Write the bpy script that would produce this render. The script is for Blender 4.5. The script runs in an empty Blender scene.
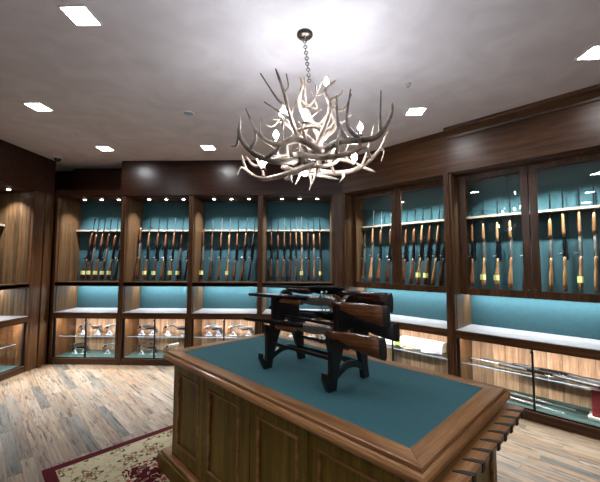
import bpy, math, random
from mathutils import Vector, Matrix, noise
random.seed(7)
SC = bpy.context.scene
COL = SC.collection
PI = math.pi
EYE = 1.63
TH = .76                      # turn of the gun wall and of the table
CEIL = 3.31
YB = 5.283                    # front of the back cabinets
XL = -4.24                    # front of the left cabinets
XC = .5225                    # corner of back and right runs

# ------------------------------------------------------------------ materials
MATS = {}
def new_mat(name):
    m = bpy.data.materials.new(name); m.use_nodes = True
    nt = m.node_tree; b = nt.nodes['Principled BSDF']
    return m, nt, b
def N(nt, kind, **kw):
    n = nt.nodes.new(kind)
    for k, v in kw.items(): setattr(n, k, v)
    return n
def plain(name, col, rough=.5, metal=0., var=.0, scale=20., spec=.5, coat=0.):
    m, nt, b = new_mat(name)
    b.inputs['Roughness'].default_value = rough; b.inputs['Metallic'].default_value = metal
    b.inputs['Specular IOR Level'].default_value = spec; b.inputs['Coat Weight'].default_value = coat
    tc = N(nt, 'ShaderNodeTexCoord'); no = N(nt, 'ShaderNodeTexNoise'); no.inputs['Scale'].default_value = scale
    nt.links.new(tc.outputs['Object'], no.inputs['Vector'])
    r = N(nt, 'ShaderNodeValToRGB')
    r.color_ramp.elements[0].position = .3; r.color_ramp.elements[1].position = .7
    r.color_ramp.elements[0].color = tuple(c*(1-var) for c in col)+(1,)
    r.color_ramp.elements[1].color = tuple(min(1, c*(1+var)) for c in col)+(1,)
    nt.links.new(no.outputs['Fac'], r.inputs['Fac']); nt.links.new(r.outputs['Color'], b.inputs['Base Color'])
    MATS[name] = m; return m
def wood(name, dark, mid, light, grain='z', rough=.35, fine=1., groove=None, coat=.0):
    m, nt, b = new_mat(name); L = nt.links.new
    b.inputs['Roughness'].default_value = rough; b.inputs['Coat Weight'].default_value = coat
    b.inputs['Coat Roughness'].default_value = .15; b.inputs['Specular IOR Level'].default_value = .32
    tc = N(nt, 'ShaderNodeTexCoord')
    mp = N(nt, 'ShaderNodeMapping')
    s = {'x': (.9, 14, 14), 'y': (14, .9, 14), 'z': (14, 14, .9)}[grain]
    mp.inputs['Scale'].default_value = tuple(v*fine for v in s)
    L(tc.outputs['Object'], mp.inputs['Vector'])
    n1 = N(nt, 'ShaderNodeTexNoise'); n1.inputs['Scale'].default_value = 1.3; n1.inputs['Detail'].default_value = 6
    n1.inputs['Roughness'].default_value = .62; n1.inputs['Distortion'].default_value = .6
    L(mp.outputs['Vector'], n1.inputs['Vector'])
    r = N(nt, 'ShaderNodeValToRGB'); cr = r.color_ramp
    cr.elements[0].position = .3; cr.elements[0].color = dark+(1,)
    cr.elements[1].position = .72; cr.elements[1].color = light+(1,)
    e = cr.elements.new(.5); e.color = mid+(1,)
    L(n1.outputs['Fac'], r.inputs['Fac'])
    out = r.outputs['Color']
    mp2 = N(nt, 'ShaderNodeMapping'); mp2.inputs['Scale'].default_value = tuple(v*5*fine for v in s)
    L(tc.outputs['Object'], mp2.inputs['Vector'])
    n2 = N(nt, 'ShaderNodeTexNoise'); n2.inputs['Scale'].default_value = 2; n2.inputs['Detail'].default_value = 3
    L(mp2.outputs['Vector'], n2.inputs['Vector'])
    mr = N(nt, 'ShaderNodeMapRange'); mr.inputs['From Min'].default_value = .3; mr.inputs['From Max'].default_value = .7
    mr.inputs['To Min'].default_value = .72; mr.inputs['To Max'].default_value = 1.12
    L(n2.outputs['Fac'], mr.inputs['Value'])
    mx = N(nt, 'ShaderNodeMix', data_type='RGBA', blend_type='MULTIPLY'); mx.inputs['Factor'].default_value = 1
    L(out, mx.inputs[6]); L(mr.outputs['Result'], mx.inputs[7]); out = mx.outputs[2]
    if groove:
        axis, pitch = groove
        sx = N(nt, 'ShaderNodeSeparateXYZ'); L(tc.outputs['Object'], sx.inputs['Vector'])
        d = N(nt, 'ShaderNodeMath', operation='DIVIDE'); L(sx.outputs[axis], d.inputs[0]); d.inputs[1].default_value = pitch
        f = N(nt, 'ShaderNodeMath', operation='FRACT'); L(d.outputs[0], f.inputs[0])
        p = N(nt, 'ShaderNodeMath', operation='PINGPONG'); L(f.outputs[0], p.inputs[0]); p.inputs[1].default_value = .5
        q = N(nt, 'ShaderNodeMapRange'); q.inputs['From Min'].default_value = 0; q.inputs['From Max'].default_value = .004/pitch
        L(p.outputs[0], q.inputs['Value'])
        q.inputs['To Min'].default_value = .22
        m2 = N(nt, 'ShaderNodeMix', data_type='RGBA', blend_type='MULTIPLY'); m2.inputs['Factor'].default_value = 1
        L(out, m2.inputs[6]); L(q.outputs['Result'], m2.inputs[7]); out = m2.outputs[2]
        # each board slightly its own tone
        fl = N(nt, 'ShaderNodeMath', operation='FLOOR'); L(d.outputs[0], fl.inputs[0])
        wn = N(nt, 'ShaderNodeTexWhiteNoise', noise_dimensions='1D'); L(fl.outputs[0], wn.inputs['W'])
        m3r = N(nt, 'ShaderNodeMapRange'); m3r.inputs['To Min'].default_value = .7; m3r.inputs['To Max'].default_value = 1.15
        L(wn.outputs['Value'], m3r.inputs['Value'])
        m3 = N(nt, 'ShaderNodeMix', data_type='RGBA', blend_type='MULTIPLY'); m3.inputs['Factor'].default_value = 1
        L(out, m3.inputs[6]); L(m3r.outputs['Result'], m3.inputs[7]); out = m3.outputs[2]
        bp = N(nt, 'ShaderNodeBump'); bp.inputs['Strength'].default_value = .6; bp.inputs['Distance'].default_value = .004
        L(q.outputs['Result'], bp.inputs['Height']); L(bp.outputs['Normal'], b.inputs['Normal'])
    L(out, b.inputs['Base Color'])
    MATS[name] = m; return m
def emit(name, col, strength):
    m, nt, b = new_mat(name)
    b.inputs['Base Color'].default_value = (1, 1, 1, 1)
    b.inputs['Emission Color'].default_value = col+(1,); b.inputs['Emission Strength'].default_value = strength
    MATS[name] = m; return m
def glass_mat(name, tint=(1, 1, 1), gl=1.0):
    m = bpy.data.materials.new(name); m.use_nodes = True; nt = m.node_tree
    for n in list(nt.nodes): nt.nodes.remove(n)
    o = N(nt, 'ShaderNodeOutputMaterial'); mi = N(nt, 'ShaderNodeMixShader')
    t = N(nt, 'ShaderNodeBsdfTransparent'); t.inputs['Color'].default_value = tint+(1,)
    g = N(nt, 'ShaderNodeBsdfGlossy'); g.inputs['Roughness'].default_value = .01
    fr = N(nt, 'ShaderNodeFresnel'); ge = N(nt, 'ShaderNodeNewGeometry')
    ior = N(nt, 'ShaderNodeMapRange'); ior.inputs['To Min'].default_value = 1.5; ior.inputs['To Max'].default_value = 1/1.5
    nt.links.new(ge.outputs['Backfacing'], ior.inputs['Value']); nt.links.new(ior.outputs['Result'], fr.inputs['IOR'])
    k = N(nt, 'ShaderNodeMath', operation='MULTIPLY'); k.inputs[1].default_value = gl; k.use_clamp = True
    nt.links.new(fr.outputs[0], k.inputs[0]); nt.links.new(k.outputs[0], mi.inputs[0])
    nt.links.new(t.outputs[0], mi.inputs[1]); nt.links.new(g.outputs[0], mi.inputs[2]); nt.links.new(mi.outputs[0], o.inputs[0])
    MATS[name] = m; return m

WD, WM, WL = (.026, .0095, .0036), (.064, .0255, .009), (.118, .053, .020)
wood('walnut_v', WD, WM, WL, 'z'); wood('walnut_h', WD, WM, WL, 'x')
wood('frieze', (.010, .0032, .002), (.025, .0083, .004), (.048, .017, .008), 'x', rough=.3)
wood('case_back', (.17, .085, .045), (.34, .19, .115), (.50, .32, .21), 'z', rough=.5, groove=(0, .14))
wood('case_side', (.042, .020, .008), (.085, .043, .017), (.14, .075, .034), 'z', rough=.45, groove=(1, .055))
TD, TM, TL = (.085, .050, .007), (.165, .102, .015), (.24, .155, .028)
wood('table_v', TD, TM, TL, 'z', rough=.38); wood('table_h', TD, TM, TL, 'x', rough=.38)
wood('table_top_x', (.12, .045, .014), (.30, .140, .052), (.48, .26, .115), 'x', rough=.3, coat=.3)
wood('table_top_y', (.12, .045, .014), (.30, .140, .052), (.48, .26, .115), 'y', rough=.3, coat=.3)
plain('felt', (.021, .094, .112), .9, var=.10, scale=60)
plain('teal_cloth', (.014, .060, .073), .85, var=.08, scale=30)
plain('green_felt', (.008, .034, .034), .9, var=.1)
plain('stone_ledge', (.36, .34, .34), .25, var=.10, scale=9)
plain('rest_wood', (.27, .22, .16), .5, var=.1)
plain('black_metal', (.012, .012, .013), .35, .3)
plain('black_wood', (.006, .0055, .006), .28, var=.3, coat=.25)
plain('gun_blue', (.020, .022, .028), .28, .9)
plain('gun_steel', (.42, .43, .46), .3, 1.)
plain('black_rubber', (.012, .012, .012), .6)
plain('tag_yellow', (.78, .78, .30), .6); plain('tag_white', (.8, .8, .78), .6)
plain('white_box', (.82, .80, .76), .5, var=.04)
plain('acrylic_white', (.34, .40, .50), .25)
plain('plaster_white', (.75, .74, .74), .6)
plain('dark_bronze', (.10, .085, .065), .35, .8, var=.5, scale=60)
plain('red_velvet', (.28, .008, .02), .8, var=.15)
plain('orange_paint', (.75, .26, .08), .5)
plain('lilac_paper', (.32, .25, .42), .5)
plain('green_paper', (.2, .32, .06), .5)
wood('stock_dark', (.022, .008, .004), (.060, .020, .009), (.12, .042, .017), 'x', rough=.22, fine=2.4, coat=.4)
wood('stock_walnut', (.035, .012, .005), (.11, .040, .015), (.22, .085, .032), 'x', rough=.2, fine=2.4, coat=.5)
wood('stock_mid', (.045, .015, .006), (.12, .045, .018), (.22, .092, .038), 'x', rough=.22, fine=2.4, coat=.4)
wood('stock_light', (.11, .048, .018), (.27, .135, .058), (.42, .24, .12), 'x', rough=.25, fine=2.4, coat=.3)
wood('stock_ebony', (.010, .004, .003), (.022, .008, .005), (.05, .016, .009), 'x', rough=.2, fine=2.4, coat=.5)
plain('stock_black', (.015, .015, .016), .45)
plain('receiver_engraved', (.30, .29, .27), .38, .9, var=.5, scale=160)
emit('lamp_square', (.95, .97, 1.), 125)
emit('bulb_glow', (.90, .94, 1.), 300)
emit('spot_glow', (.95, .97, 1.), 30)
glass_mat('clear_glass', (.97, 1, .99), 1.0)
glass_mat('shelf_glass', (.95, .99, .985), .8)

def antler_mat(nm='antler', k=1.):
    m, nt, b = new_mat(nm); L = nt.links.new
    b.inputs['Roughness'].default_value = .42
    tc = N(nt, 'ShaderNodeTexCoord'); n = N(nt, 'ShaderNodeTexNoise'); n.inputs['Scale'].default_value = 7
    n.inputs['Detail'].default_value = 7; n.inputs['Roughness'].default_value = .65
    L(tc.outputs['Object'], n.inputs['Vector'])
    r = N(nt, 'ShaderNodeValToRGB'); cr = r.color_ramp
    cr.elements[0].position = .36; cr.elements[0].color = (.10, .072, .055, 1)
    cr.elements[1].position = .64; cr.elements[1].color = (.64, .60, .555, 1)
    e = cr.elements.new(.49); e.color = (.31, .25, .20, 1)
    L(n.outputs['Fac'], r.inputs['Fac']); L(r.outputs['Color'], b.inputs['Base Color'])
    bp = N(nt, 'ShaderNodeBump'); bp.inputs['Strength'].default_value = .3; bp.inputs['Distance'].default_value = .004
    L(n.outputs['Fac'], bp.inputs['Height']); L(bp.outputs['Normal'], b.inputs['Normal'])
    for e in cr.elements: e.color = (e.color[0]*k, e.color[1]*k*.93, e.color[2]*k*.88, 1)
    MATS[nm] = m
antler_mat(); antler_mat('antler_dark', .42)

def ceiling_mat():
    m, nt, b = new_mat('ceiling_plaster'); L = nt.links.new
    b.inputs['Roughness'].default_value = .6; b.inputs['Specular IOR Level'].default_value = .3
    tc = N(nt, 'ShaderNodeTexCoord'); n = N(nt, 'ShaderNodeTexNoise'); n.inputs['Scale'].default_value = 2.6
    n.inputs['Detail'].default_value = 5; n.inputs['Distortion'].default_value = 1.2
    L(tc.outputs['Object'], n.inputs['Vector'])
    r = N(nt, 'ShaderNodeValToRGB'); cr = r.color_ramp
    cr.elements[0].position = .32; cr.elements[0].color = (.72, .68, .715, 1)
    cr.elements[1].position = .68; cr.elements[1].color = (.83, .79, .825, 1)
    L(n.outputs['Fac'], r.inputs['Fac']); L(r.outputs['Color'], b.inputs['Base Color'])
    MATS['ceiling_plaster'] = m
ceiling_mat()

def floor_mat():
    m, nt, b = new_mat('plank_floor'); L = nt.links.new
    b.inputs['Roughness'].default_value = .6; b.inputs['Specular IOR Level'].default_value = .22
    tc = N(nt, 'ShaderNodeTexCoord'); mp = N(nt, 'ShaderNodeMapping'); mp.inputs['Rotation'].default_value = (0, 0, TH)
    L(tc.outputs['Object'], mp.inputs['Vector'])
    s = N(nt, 'ShaderNodeSeparateXYZ'); L(mp.outputs['Vector'], s.inputs['Vector'])
    def M(op, a, bb=None):
        n = N(nt, 'ShaderNodeMath', operation=op)
        for i, v in enumerate((a, bb)):
            if v is None: continue
            if isinstance(v, (int, float)): n.inputs[i].default_value = v
            else: L(v, n.inputs[i])
        return n.outputs[0]
    W, LEN = .088, .9
    v = M('DIVIDE', s.outputs[1], W); row = M('FLOOR', v)
    wn = N(nt, 'ShaderNodeTexWhiteNoise', noise_dimensions='1D'); L(row, wn.inputs['W'])
    u = M('ADD', M('DIVIDE', s.outputs[0], LEN), M('MULTIPLY', wn.outputs['Value'], 7.3)); colm = M('FLOOR', u)
    cb = N(nt, 'ShaderNodeCombineXYZ'); L(row, cb.inputs[0]); L(colm, cb.inputs[1])
    w2 = N(nt, 'ShaderNodeTexWhiteNoise', noise_dimensions='2D'); L(cb.outputs[0], w2.inputs['Vector'])
    r = N(nt, 'ShaderNodeValToRGB'); cr = r.color_ramp; cr.interpolation = 'CONSTANT'
    tones = [(.205, .135, .086), (.172, .108, .066), (.230, .160, .107), (.135, .094, .064), (.213, .139, .089), (.246, .184, .135), (.094, .078, .064), (.205, .123, .074), (.184, .130, .089), (.221, .152, .100)]
    cr.elements[0].position = 0; cr.elements[0].color = tones[0]+(1,)
    cr.elements[1].position = .9; cr.elements[1].color = tones[9]+(1,)
    for i in range(1, 9):
        e = cr.elements.new(i*.1); e.color = tones[i]+(1,)
    L(w2.outputs['Value'], r.inputs['Fac'])
    # weathered streaks along the boards, shifted per board
    off = N(nt, 'ShaderNodeVectorMath', operation='ADD'); L(mp.outputs['Vector'], off.inputs[0])
    sc = N(nt, 'ShaderNodeVectorMath', operation='SCALE'); L(w2.outputs['Color'], sc.inputs[0]); sc.inputs['Scale'].default_value = 13
    L(sc.outputs[0], off.inputs[1])
    def streak(sx, sy, scale, lo, hi, a, z):
        mm = N(nt, 'ShaderNodeMapping'); mm.inputs['Scale'].default_value = (sx, sy, 1); L(off.outputs[0], mm.inputs['Vector'])
        n = N(nt, 'ShaderNodeTexNoise'); n.inputs['Scale'].default_value = scale; n.inputs['Detail'].default_value = 6; n.inputs['Roughness'].default_value = .6
        L(mm.outputs[0], n.inputs['Vector'])
        q = N(nt, 'ShaderNodeMapRange'); q.inputs['From Min'].default_value = lo; q.inputs['From Max'].default_value = hi
        q.inputs['To Min'].default_value = a; q.inputs['To Max'].default_value = z; L(n.outputs['Fac'], q.inputs['Value'])
        return q.outputs['Result']
    out = r.outputs['Color']
    for fac in (streak(1.5, 22, 2.2, .36, .62, .60, 1.15), streak(1.7, 20, 1.5, .385, .425, .28, 1.0), streak(3.5, 34, 1.6, .36, .41, .4, 1.0)):
        mx = N(nt, 'ShaderNodeMix', data_type='RGBA', blend_type='MULTIPLY'); mx.inputs['Factor'].default_value = 1
        L(out, mx.inputs[6]); L(fac, mx.inputs[7]); out = mx.outputs[2]
    gm = streak(1.0, 5, 1.2, .5, .62, 0, .75)       # grey wash
    mg = N(nt, 'ShaderNodeMix', data_type='RGBA'); L(gm, mg.inputs['Factor']); L(out, mg.inputs[6]); mg.inputs[7].default_value = (.20, .165, .135, 1)
    mgd = N(nt, 'ShaderNodeMix', data_type='RGBA'); mgd.inputs['Factor'].default_value = .55; L(out, mgd.inputs[6]); L(mg.outputs[2], mgd.inputs[7]); out = mgd.outputs[2]
    fv = M('PINGPONG', M('FRACT', v), .5); fu = M('PINGPONG', M('FRACT', u), .5)
    gv = M('MULTIPLY', M('LESS_THAN', fv, .016), .6); gu = M('MULTIPLY', M('LESS_THAN', fu, .0022), .7)
    g = M('MAXIMUM', gv, gu)
    mx = N(nt, 'ShaderNodeMix', data_type='RGBA'); L(g, mx.inputs['Factor']); L(out, mx.inputs[6]); mx.inputs[7].default_value = (.05, .035, .025, 1)
    L(mx.outputs[2], b.inputs['Base Color'])
    MATS['plank_floor'] = m
floor_mat()

RUGX, RUGY = 2.55, 1.95
def rug_mat():
    m, nt, b = new_mat('rug_pile'); L = nt.links.new
    b.inputs['Roughness'].default_value = .95; b.inputs['Specular IOR Level'].default_value = .1
    tc = N(nt, 'ShaderNodeTexCoord'); s = N(nt, 'ShaderNodeSeparateXYZ'); L(tc.outputs['Object'], s.inputs['Vector'])
    def M(op, a, bb=None, cc=None):
        n = N(nt, 'ShaderNodeMath', operation=op)
        for i, v in enumerate((a, bb, cc)):
            if v is None: continue
            if isinstance(v, (int, float)): n.inputs[i].default_value = v
            else: L(v, n.inputs[i])
        return n.outputs[0]
    X, Y = s.outputs[0], s.outputs[1]
    dist = M('MINIMUM', M('MINIMUM', X, M('SUBTRACT', RUGX, X)), M('MINIMUM', Y, M('SUBTRACT', RUGY, Y)))
    def flowers(scale, petals, rad, off):
        mp = N(nt, 'ShaderNodeMapping'); mp.inputs['Location'].default_value = off; L(tc.outputs['Object'], mp.inputs['Vector'])
        vo = N(nt, 'ShaderNodeTexVoronoi', voronoi_dimensions='2D'); vo.inputs['Scale'].default_value = scale; vo.inputs['Randomness'].default_value = .55
        L(mp.outputs[0], vo.inputs['Vector'])
        sb = N(nt, 'ShaderNodeVectorMath', operation='SUBTRACT'); L(mp.outputs[0], sb.inputs[0])
        L(vo.outputs['Position'], sb.inputs[1])
        q = N(nt, 'ShaderNodeSeparateXYZ'); L(sb.outputs[0], q.inputs[0])
        ang = M('ARCTAN2', q.outputs[1], q.outputs[0])
        rr = M('MULTIPLY', vo.outputs['Distance'], 1.0)
        edge = M('ADD', rad, M('MULTIPLY', M('SINE', M('MULTIPLY', ang, petals)), rad*.38))
        return rr, edge
    def mix(fac, a, bcol):
        n = N(nt, 'ShaderNodeMix', data_type='RGBA'); L(fac, n.inputs['Factor'])
        if isinstance(a, tuple): n.inputs[6].default_value = a+(1,)
        else: L(a, n.inputs[6])
        if isinstance(bcol, tuple): n.inputs[7].default_value = bcol+(1,)
        else: L(bcol, n.inputs[7])
        return n.outputs[2]
    cream, maroon, olive, tan = (.43, .37, .25), (.060, .004, .008), (.10, .085, .028), (.28, .20, .11)
    no = N(nt, 'ShaderNodeTexNoise'); no.inputs['Scale'].default_value = 9; no.inputs['Detail'].default_value = 1; no.inputs['Distortion'].default_value = 1.5
    L(tc.outputs['Object'], no.inputs['Vector'])
    vine = M('LESS_THAN', M('ABSOLUTE', M('SUBTRACT', no.outputs['Fac'], .5)), .022)
    field = mix(vine, cream, tan)
    rr, ed = flowers(4.2, 6, .30, (0, 0, 0))
    field = mix(M('LESS_THAN', rr, ed), field, olive)
    field = mix(M('LESS_THAN', rr, M('MULTIPLY', ed, .72)), field, cream)
    field = mix(M('LESS_THAN', rr, M('MULTIPLY', ed, .45)), field, (.17, .075, .03))
    inner = mix(M('LESS_THAN', M('ABSOLUTE', M('SUBTRACT', no.outputs['Fac'], .46)), .018), maroon, (.42, .30, .20))
    r2, e2 = flowers(6.0, 5, .27, (.13, .07, 0))
    inner = mix(M('LESS_THAN', r2, e2), inner, cream)
    inner = mix(M('LESS_THAN', r2, M('MULTIPLY', e2, .5)), inner, (.25, .03, .03))
    wob = M('ADD', dist, M('MULTIPLY', M('SUBTRACT', no.outputs['Fac'], .5), .05))
    c = mix(M('GREATER_THAN', wob, .43), field, inner)
    c = mix(M('LESS_THAN', dist, .085), c, (.32, .27, .17))
    c = mix(M('LESS_THAN', dist, .075), c, maroon)
    L(c, b.inputs['Base Color'])
    MATS['rug_pile'] = m
rug_mat()

# ------------------------------------------------------------------ mesh helper
class MB:
    def __init__(s): s.v = []; s.f = []
    def box(s, x0, x1, y0, y1, z0, z1):
        n = len(s.v)
        s.v += [(x, y, z) for z in (z0, z1) for x, y in ((x0, y0), (x1, y0), (x1, y1), (x0, y1))]
        s.f += [tuple(n+i for i in q) for q in ((3, 2, 1, 0), (4, 5, 6, 7), (0, 1, 5, 4), (1, 2, 6, 5), (2, 3, 7, 6), (3, 0, 4, 7))]
        return s
    def prism(s, poly, t0, t1, plane='yz'):
        # poly in the named plane, thickness along the third axis
        def P(a, b, t): return {'yz': (t, a, b), 'xz': (a, t, b), 'xy': (a, b, t)}[plane]
        n = len(s.v); k = len(poly)
        s.v += [P(a, b, t0) for a, b in poly]+[P(a, b, t1) for a, b in poly]
        s.f.append(tuple(range(n, n+k))); s.f.append(tuple(range(n+2*k-1, n+k-1, -1)))
        for i in range(k):
            j = (i+1) % k; s.f.append((n+i, n+k+i, n+k+j, n+j))
        return s
    def tube(s, pts, rad, n=10, cap=True):
        pts = [Vector(p) for p in pts]
        if not isinstance(rad, (list, tuple)): rad = [rad]*len(pts)
        base = len(s.v); up = None
        for i, p in enumerate(pts):
            t = (pts[min(i+1, len(pts)-1)]-pts[max(i-1, 0)]).normalized()
            if up is None: up = t.orthogonal().normalized()
            else:
                up = (up-t*up.dot(t))
                up = up.normalized() if up.length > 1e-6 else t.orthogonal().normalized()
            w = t.cross(up)
            for k in range(n):
                a = 2*PI*k/n; s.v.append(tuple(p+(up*math.cos(a)+w*math.sin(a))*rad[i]))
        for i in range(len(pts)-1):
            for k in range(n):
                a = base+i*n+k; b2 = base+i*n+(k+1) % n
                s.f.append((a, b2, b2+n, a+n))
        if cap:
            s.f.append(tuple(base+k for k in reversed(range(n))))
            e = base+(len(pts)-1)*n; s.f.append(tuple(e+k for k in range(n)))
        return s
    def loft(s, secs, n=12, power=.8):
        # sections (x, z centre, half height, half width), rounded rectangles along x
        base = len(s.v)
        for x, zc, h, w in secs:
            for k in range(n):
                a = 2*PI*k/n; c, d = math.cos(a), math.sin(a)
                s.v.append((x, math.copysign(abs(c)**power, c)*w, zc+math.copysign(abs(d)**power, d)*h))
        m = len(secs)
        for i in range(m-1):
            for k in range(n):
                a = base+i*n+k; b2 = base+i*n+(k+1) % n
                s.f.append((a, b2, b2+n, a+n))
        s.f.append(tuple(base+k for k in reversed(range(n))))
        e = base+(m-1)*n; s.f.append(tuple(e+k for k in range(n)))
        return s
    def lathe(s, prof, n=20, c=(0, 0, 0)):
        base = len(s.v)
        for r, z in prof:
            for k in range(n):
                a = 2*PI*k/n; s.v.append((c[0]+r*math.cos(a), c[1]+r*math.sin(a), c[2]+z))
        for i in range(len(prof)-1):
            for k in range(n):
                a = base+i*n+k; b2 = base+i*n+(k+1) % n
                s.f.append((a, b2, b2+n, a+n))
        s.f.append(tuple(base+k for k in reversed(range(n))))
        e = base+(len(prof)-1)*n; s.f.append(tuple(e+k for k in range(n)))
        return s
    def torus(s, c, R, r, axis, n=14, k=6, sx=1.):
        base = len(s.v); c = Vector(c); ax = Vector(axis).normalized(); u = ax.orthogonal().normalized()
        if abs(ax.z) < .5: u = Vector((0, 0, 1))
        w = ax.cross(u)
        for i in range(n):
            a = 2*PI*i/n; d = u*math.cos(a)*sx+w*math.sin(a); p = c+d*R
            dn = (u*math.cos(a)+w*math.sin(a))
            for j in range(k):
                b2 = 2*PI*j/k; s.v.append(tuple(p+(dn*math.cos(b2)+ax*math.sin(b2))*r))
        for i in range(n):
            for j in range(k):
                a = base+i*k+j; b2 = base+i*k+(j+1) % k; c2 = base+((i+1) % n)*k
                s.f.append((a, b2, c2+(j+1) % k, c2+j))
        return s
    def build(s, name, mat, parent=None, smooth=False, bevel=0, loc=None):
        me = bpy.data.meshes.new(name); me.from_pydata(s.v, [], s.f); me.update()
        import bmesh
        bm = bmesh.new(); bm.from_mesh(me); bmesh.ops.recalc_face_normals(bm, faces=bm.faces); bm.to_mesh(me); bm.free()
        o = bpy.data.objects.new(name, me); COL.objects.link(o)
        me.materials.append(MATS[mat] if isinstance(mat, str) else mat)
        if smooth:
            for p in me.polygons: p.use_smooth = True
        if bevel:
            bv = o.modifiers.new('bevel', 'BEVEL'); bv.width = bevel; bv.segments = 2; bv.limit_method = 'ANGLE'
        if parent: o.parent = parent
        if loc: o.location = loc
        return o
def tag(o, label, cat, group=None, kind=None):
    if label: o['label'] = label
    if cat: o['category'] = cat
    if group: o['group'] = group
    if kind: o['kind'] = kind
    return o
def empty(name, loc, rz=0):
    o = bpy.data.objects.new(name, None); COL.objects.link(o); o.location = loc; o.rotation_euler = (0, 0, rz)
    o.empty_display_size = .1
    return o
def copy_tree(o, parent=None):
    c = o.copy(); COL.objects.link(c)
    c.parent = parent
    for ch in list(o.children): copy_tree(ch, c)
    return c
def struct(mb, name, mat, **kw):
    o = mb.build(name, mat, **kw); o['kind'] = 'structure'; return o
def light(kind, name, parent, loc, energy, rot=(0, 0, 0), size=None, size_y=None, color=(1, 1, 1), angle=None, blend=.7):
    l = bpy.data.lights.new(name, kind); l.energy = energy; l.color = color
    if kind == 'AREA':
        l.shape = 'RECTANGLE'; l.size = size; l.size_y = size_y
    else:
        l.shadow_soft_size = size or .02
        if kind == 'SPOT': l.spot_size = angle; l.spot_blend = blend
    o = bpy.data.objects.new(name, l); COL.objects.link(o); o.location = loc; o.rotation_euler = rot; o['kind'] = 'helper'
    if parent: o.parent = parent
    return o

av = Vector((math.cos(TH), -math.sin(TH), 0)); bv_ = Vector((math.sin(TH), math.cos(TH), 0))
OR = Vector((XC, YB, 0))

# ------------------------------------------------------------------ room shell
SE = OR+av*6.0
struct(MB().prism([(-4.9, -2.6), (5.6, -2.6), (5.6, 6.6), (-4.9, 6.6)], -.06, 0, 'xy'), 'floor', 'plank_floor')
struct(MB().prism([(-4.9, -2.6), (5.6, -2.6), (5.6, 6.6), (-4.9, 6.6)], CEIL, CEIL+.06, 'xy'), 'ceiling', 'ceiling_plaster')
DEP = .56
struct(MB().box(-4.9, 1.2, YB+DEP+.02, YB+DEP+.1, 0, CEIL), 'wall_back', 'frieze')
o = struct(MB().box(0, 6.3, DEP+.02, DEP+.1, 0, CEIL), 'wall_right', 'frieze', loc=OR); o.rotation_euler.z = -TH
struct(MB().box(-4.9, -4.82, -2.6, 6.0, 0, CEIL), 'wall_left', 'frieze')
struct(MB().box(-4.82, 5.6, -2.6, -2.5, 0, CEIL), 'wall_front', 'plaster_white')
struct(MB().box(5.5, 5.6, -2.5, 1.6, 0, CEIL), 'wall_side', 'plaster_white')
# frieze boards above the cabinets
HZ = 2.73
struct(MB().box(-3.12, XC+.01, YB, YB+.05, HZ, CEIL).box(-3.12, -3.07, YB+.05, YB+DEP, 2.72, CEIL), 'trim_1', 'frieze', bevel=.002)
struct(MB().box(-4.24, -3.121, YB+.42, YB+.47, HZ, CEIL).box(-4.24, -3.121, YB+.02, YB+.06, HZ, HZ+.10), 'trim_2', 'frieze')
m = MB().box(.0, 1.655, 0, .05, 2.75, CEIL)
o = struct(m, 'trim_3', 'walnut_h', loc=OR, bevel=.002); o.rotation_euler.z = -TH
m = MB().box(1.66, 3.9, -.012, .05, 2.75, CEIL)
o = struct(m, 'trim_4', 'walnut_h', loc=OR, bevel=.002); o.rotation_euler.z = -TH
prof = [(-.012, CEIL), (-.012, CEIL-.13), (-.03, CEIL-.13), (-.035, CEIL-.10), (-.055, CEIL-.085), (-.085, CEIL-.045), (-.095, CEIL-.04), (-.10, CEIL)]
m = MB().prism(prof, 1.66, 6.2, 'yz')
o = struct(m, 'trim_5', 'walnut_h', loc=OR, bevel=.002); o.rotation_euler.z = -TH
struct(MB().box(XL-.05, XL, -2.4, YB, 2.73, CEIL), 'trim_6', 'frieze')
struct(MB().box(XL-.06, XL, 4.935, YB+.01, 0, 2.73).box(XL-.02, XL+.02, 5.10, 5.18, 0, 2.73), 'trim_7', 'walnut_v', bevel=.004)
struct(MB().prism([(.392, YB), (XC, YB), (XC+.02, YB+.06), (.392, YB+.06)], 0, HZ, 'xy'), 'trim_8', 'walnut_v')
o = struct(MB().box(3.9, 6.1, .0, .06, 0, CEIL), 'trim_9', 'walnut_v', loc=OR); o.rotation_euler.z = -TH

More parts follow.
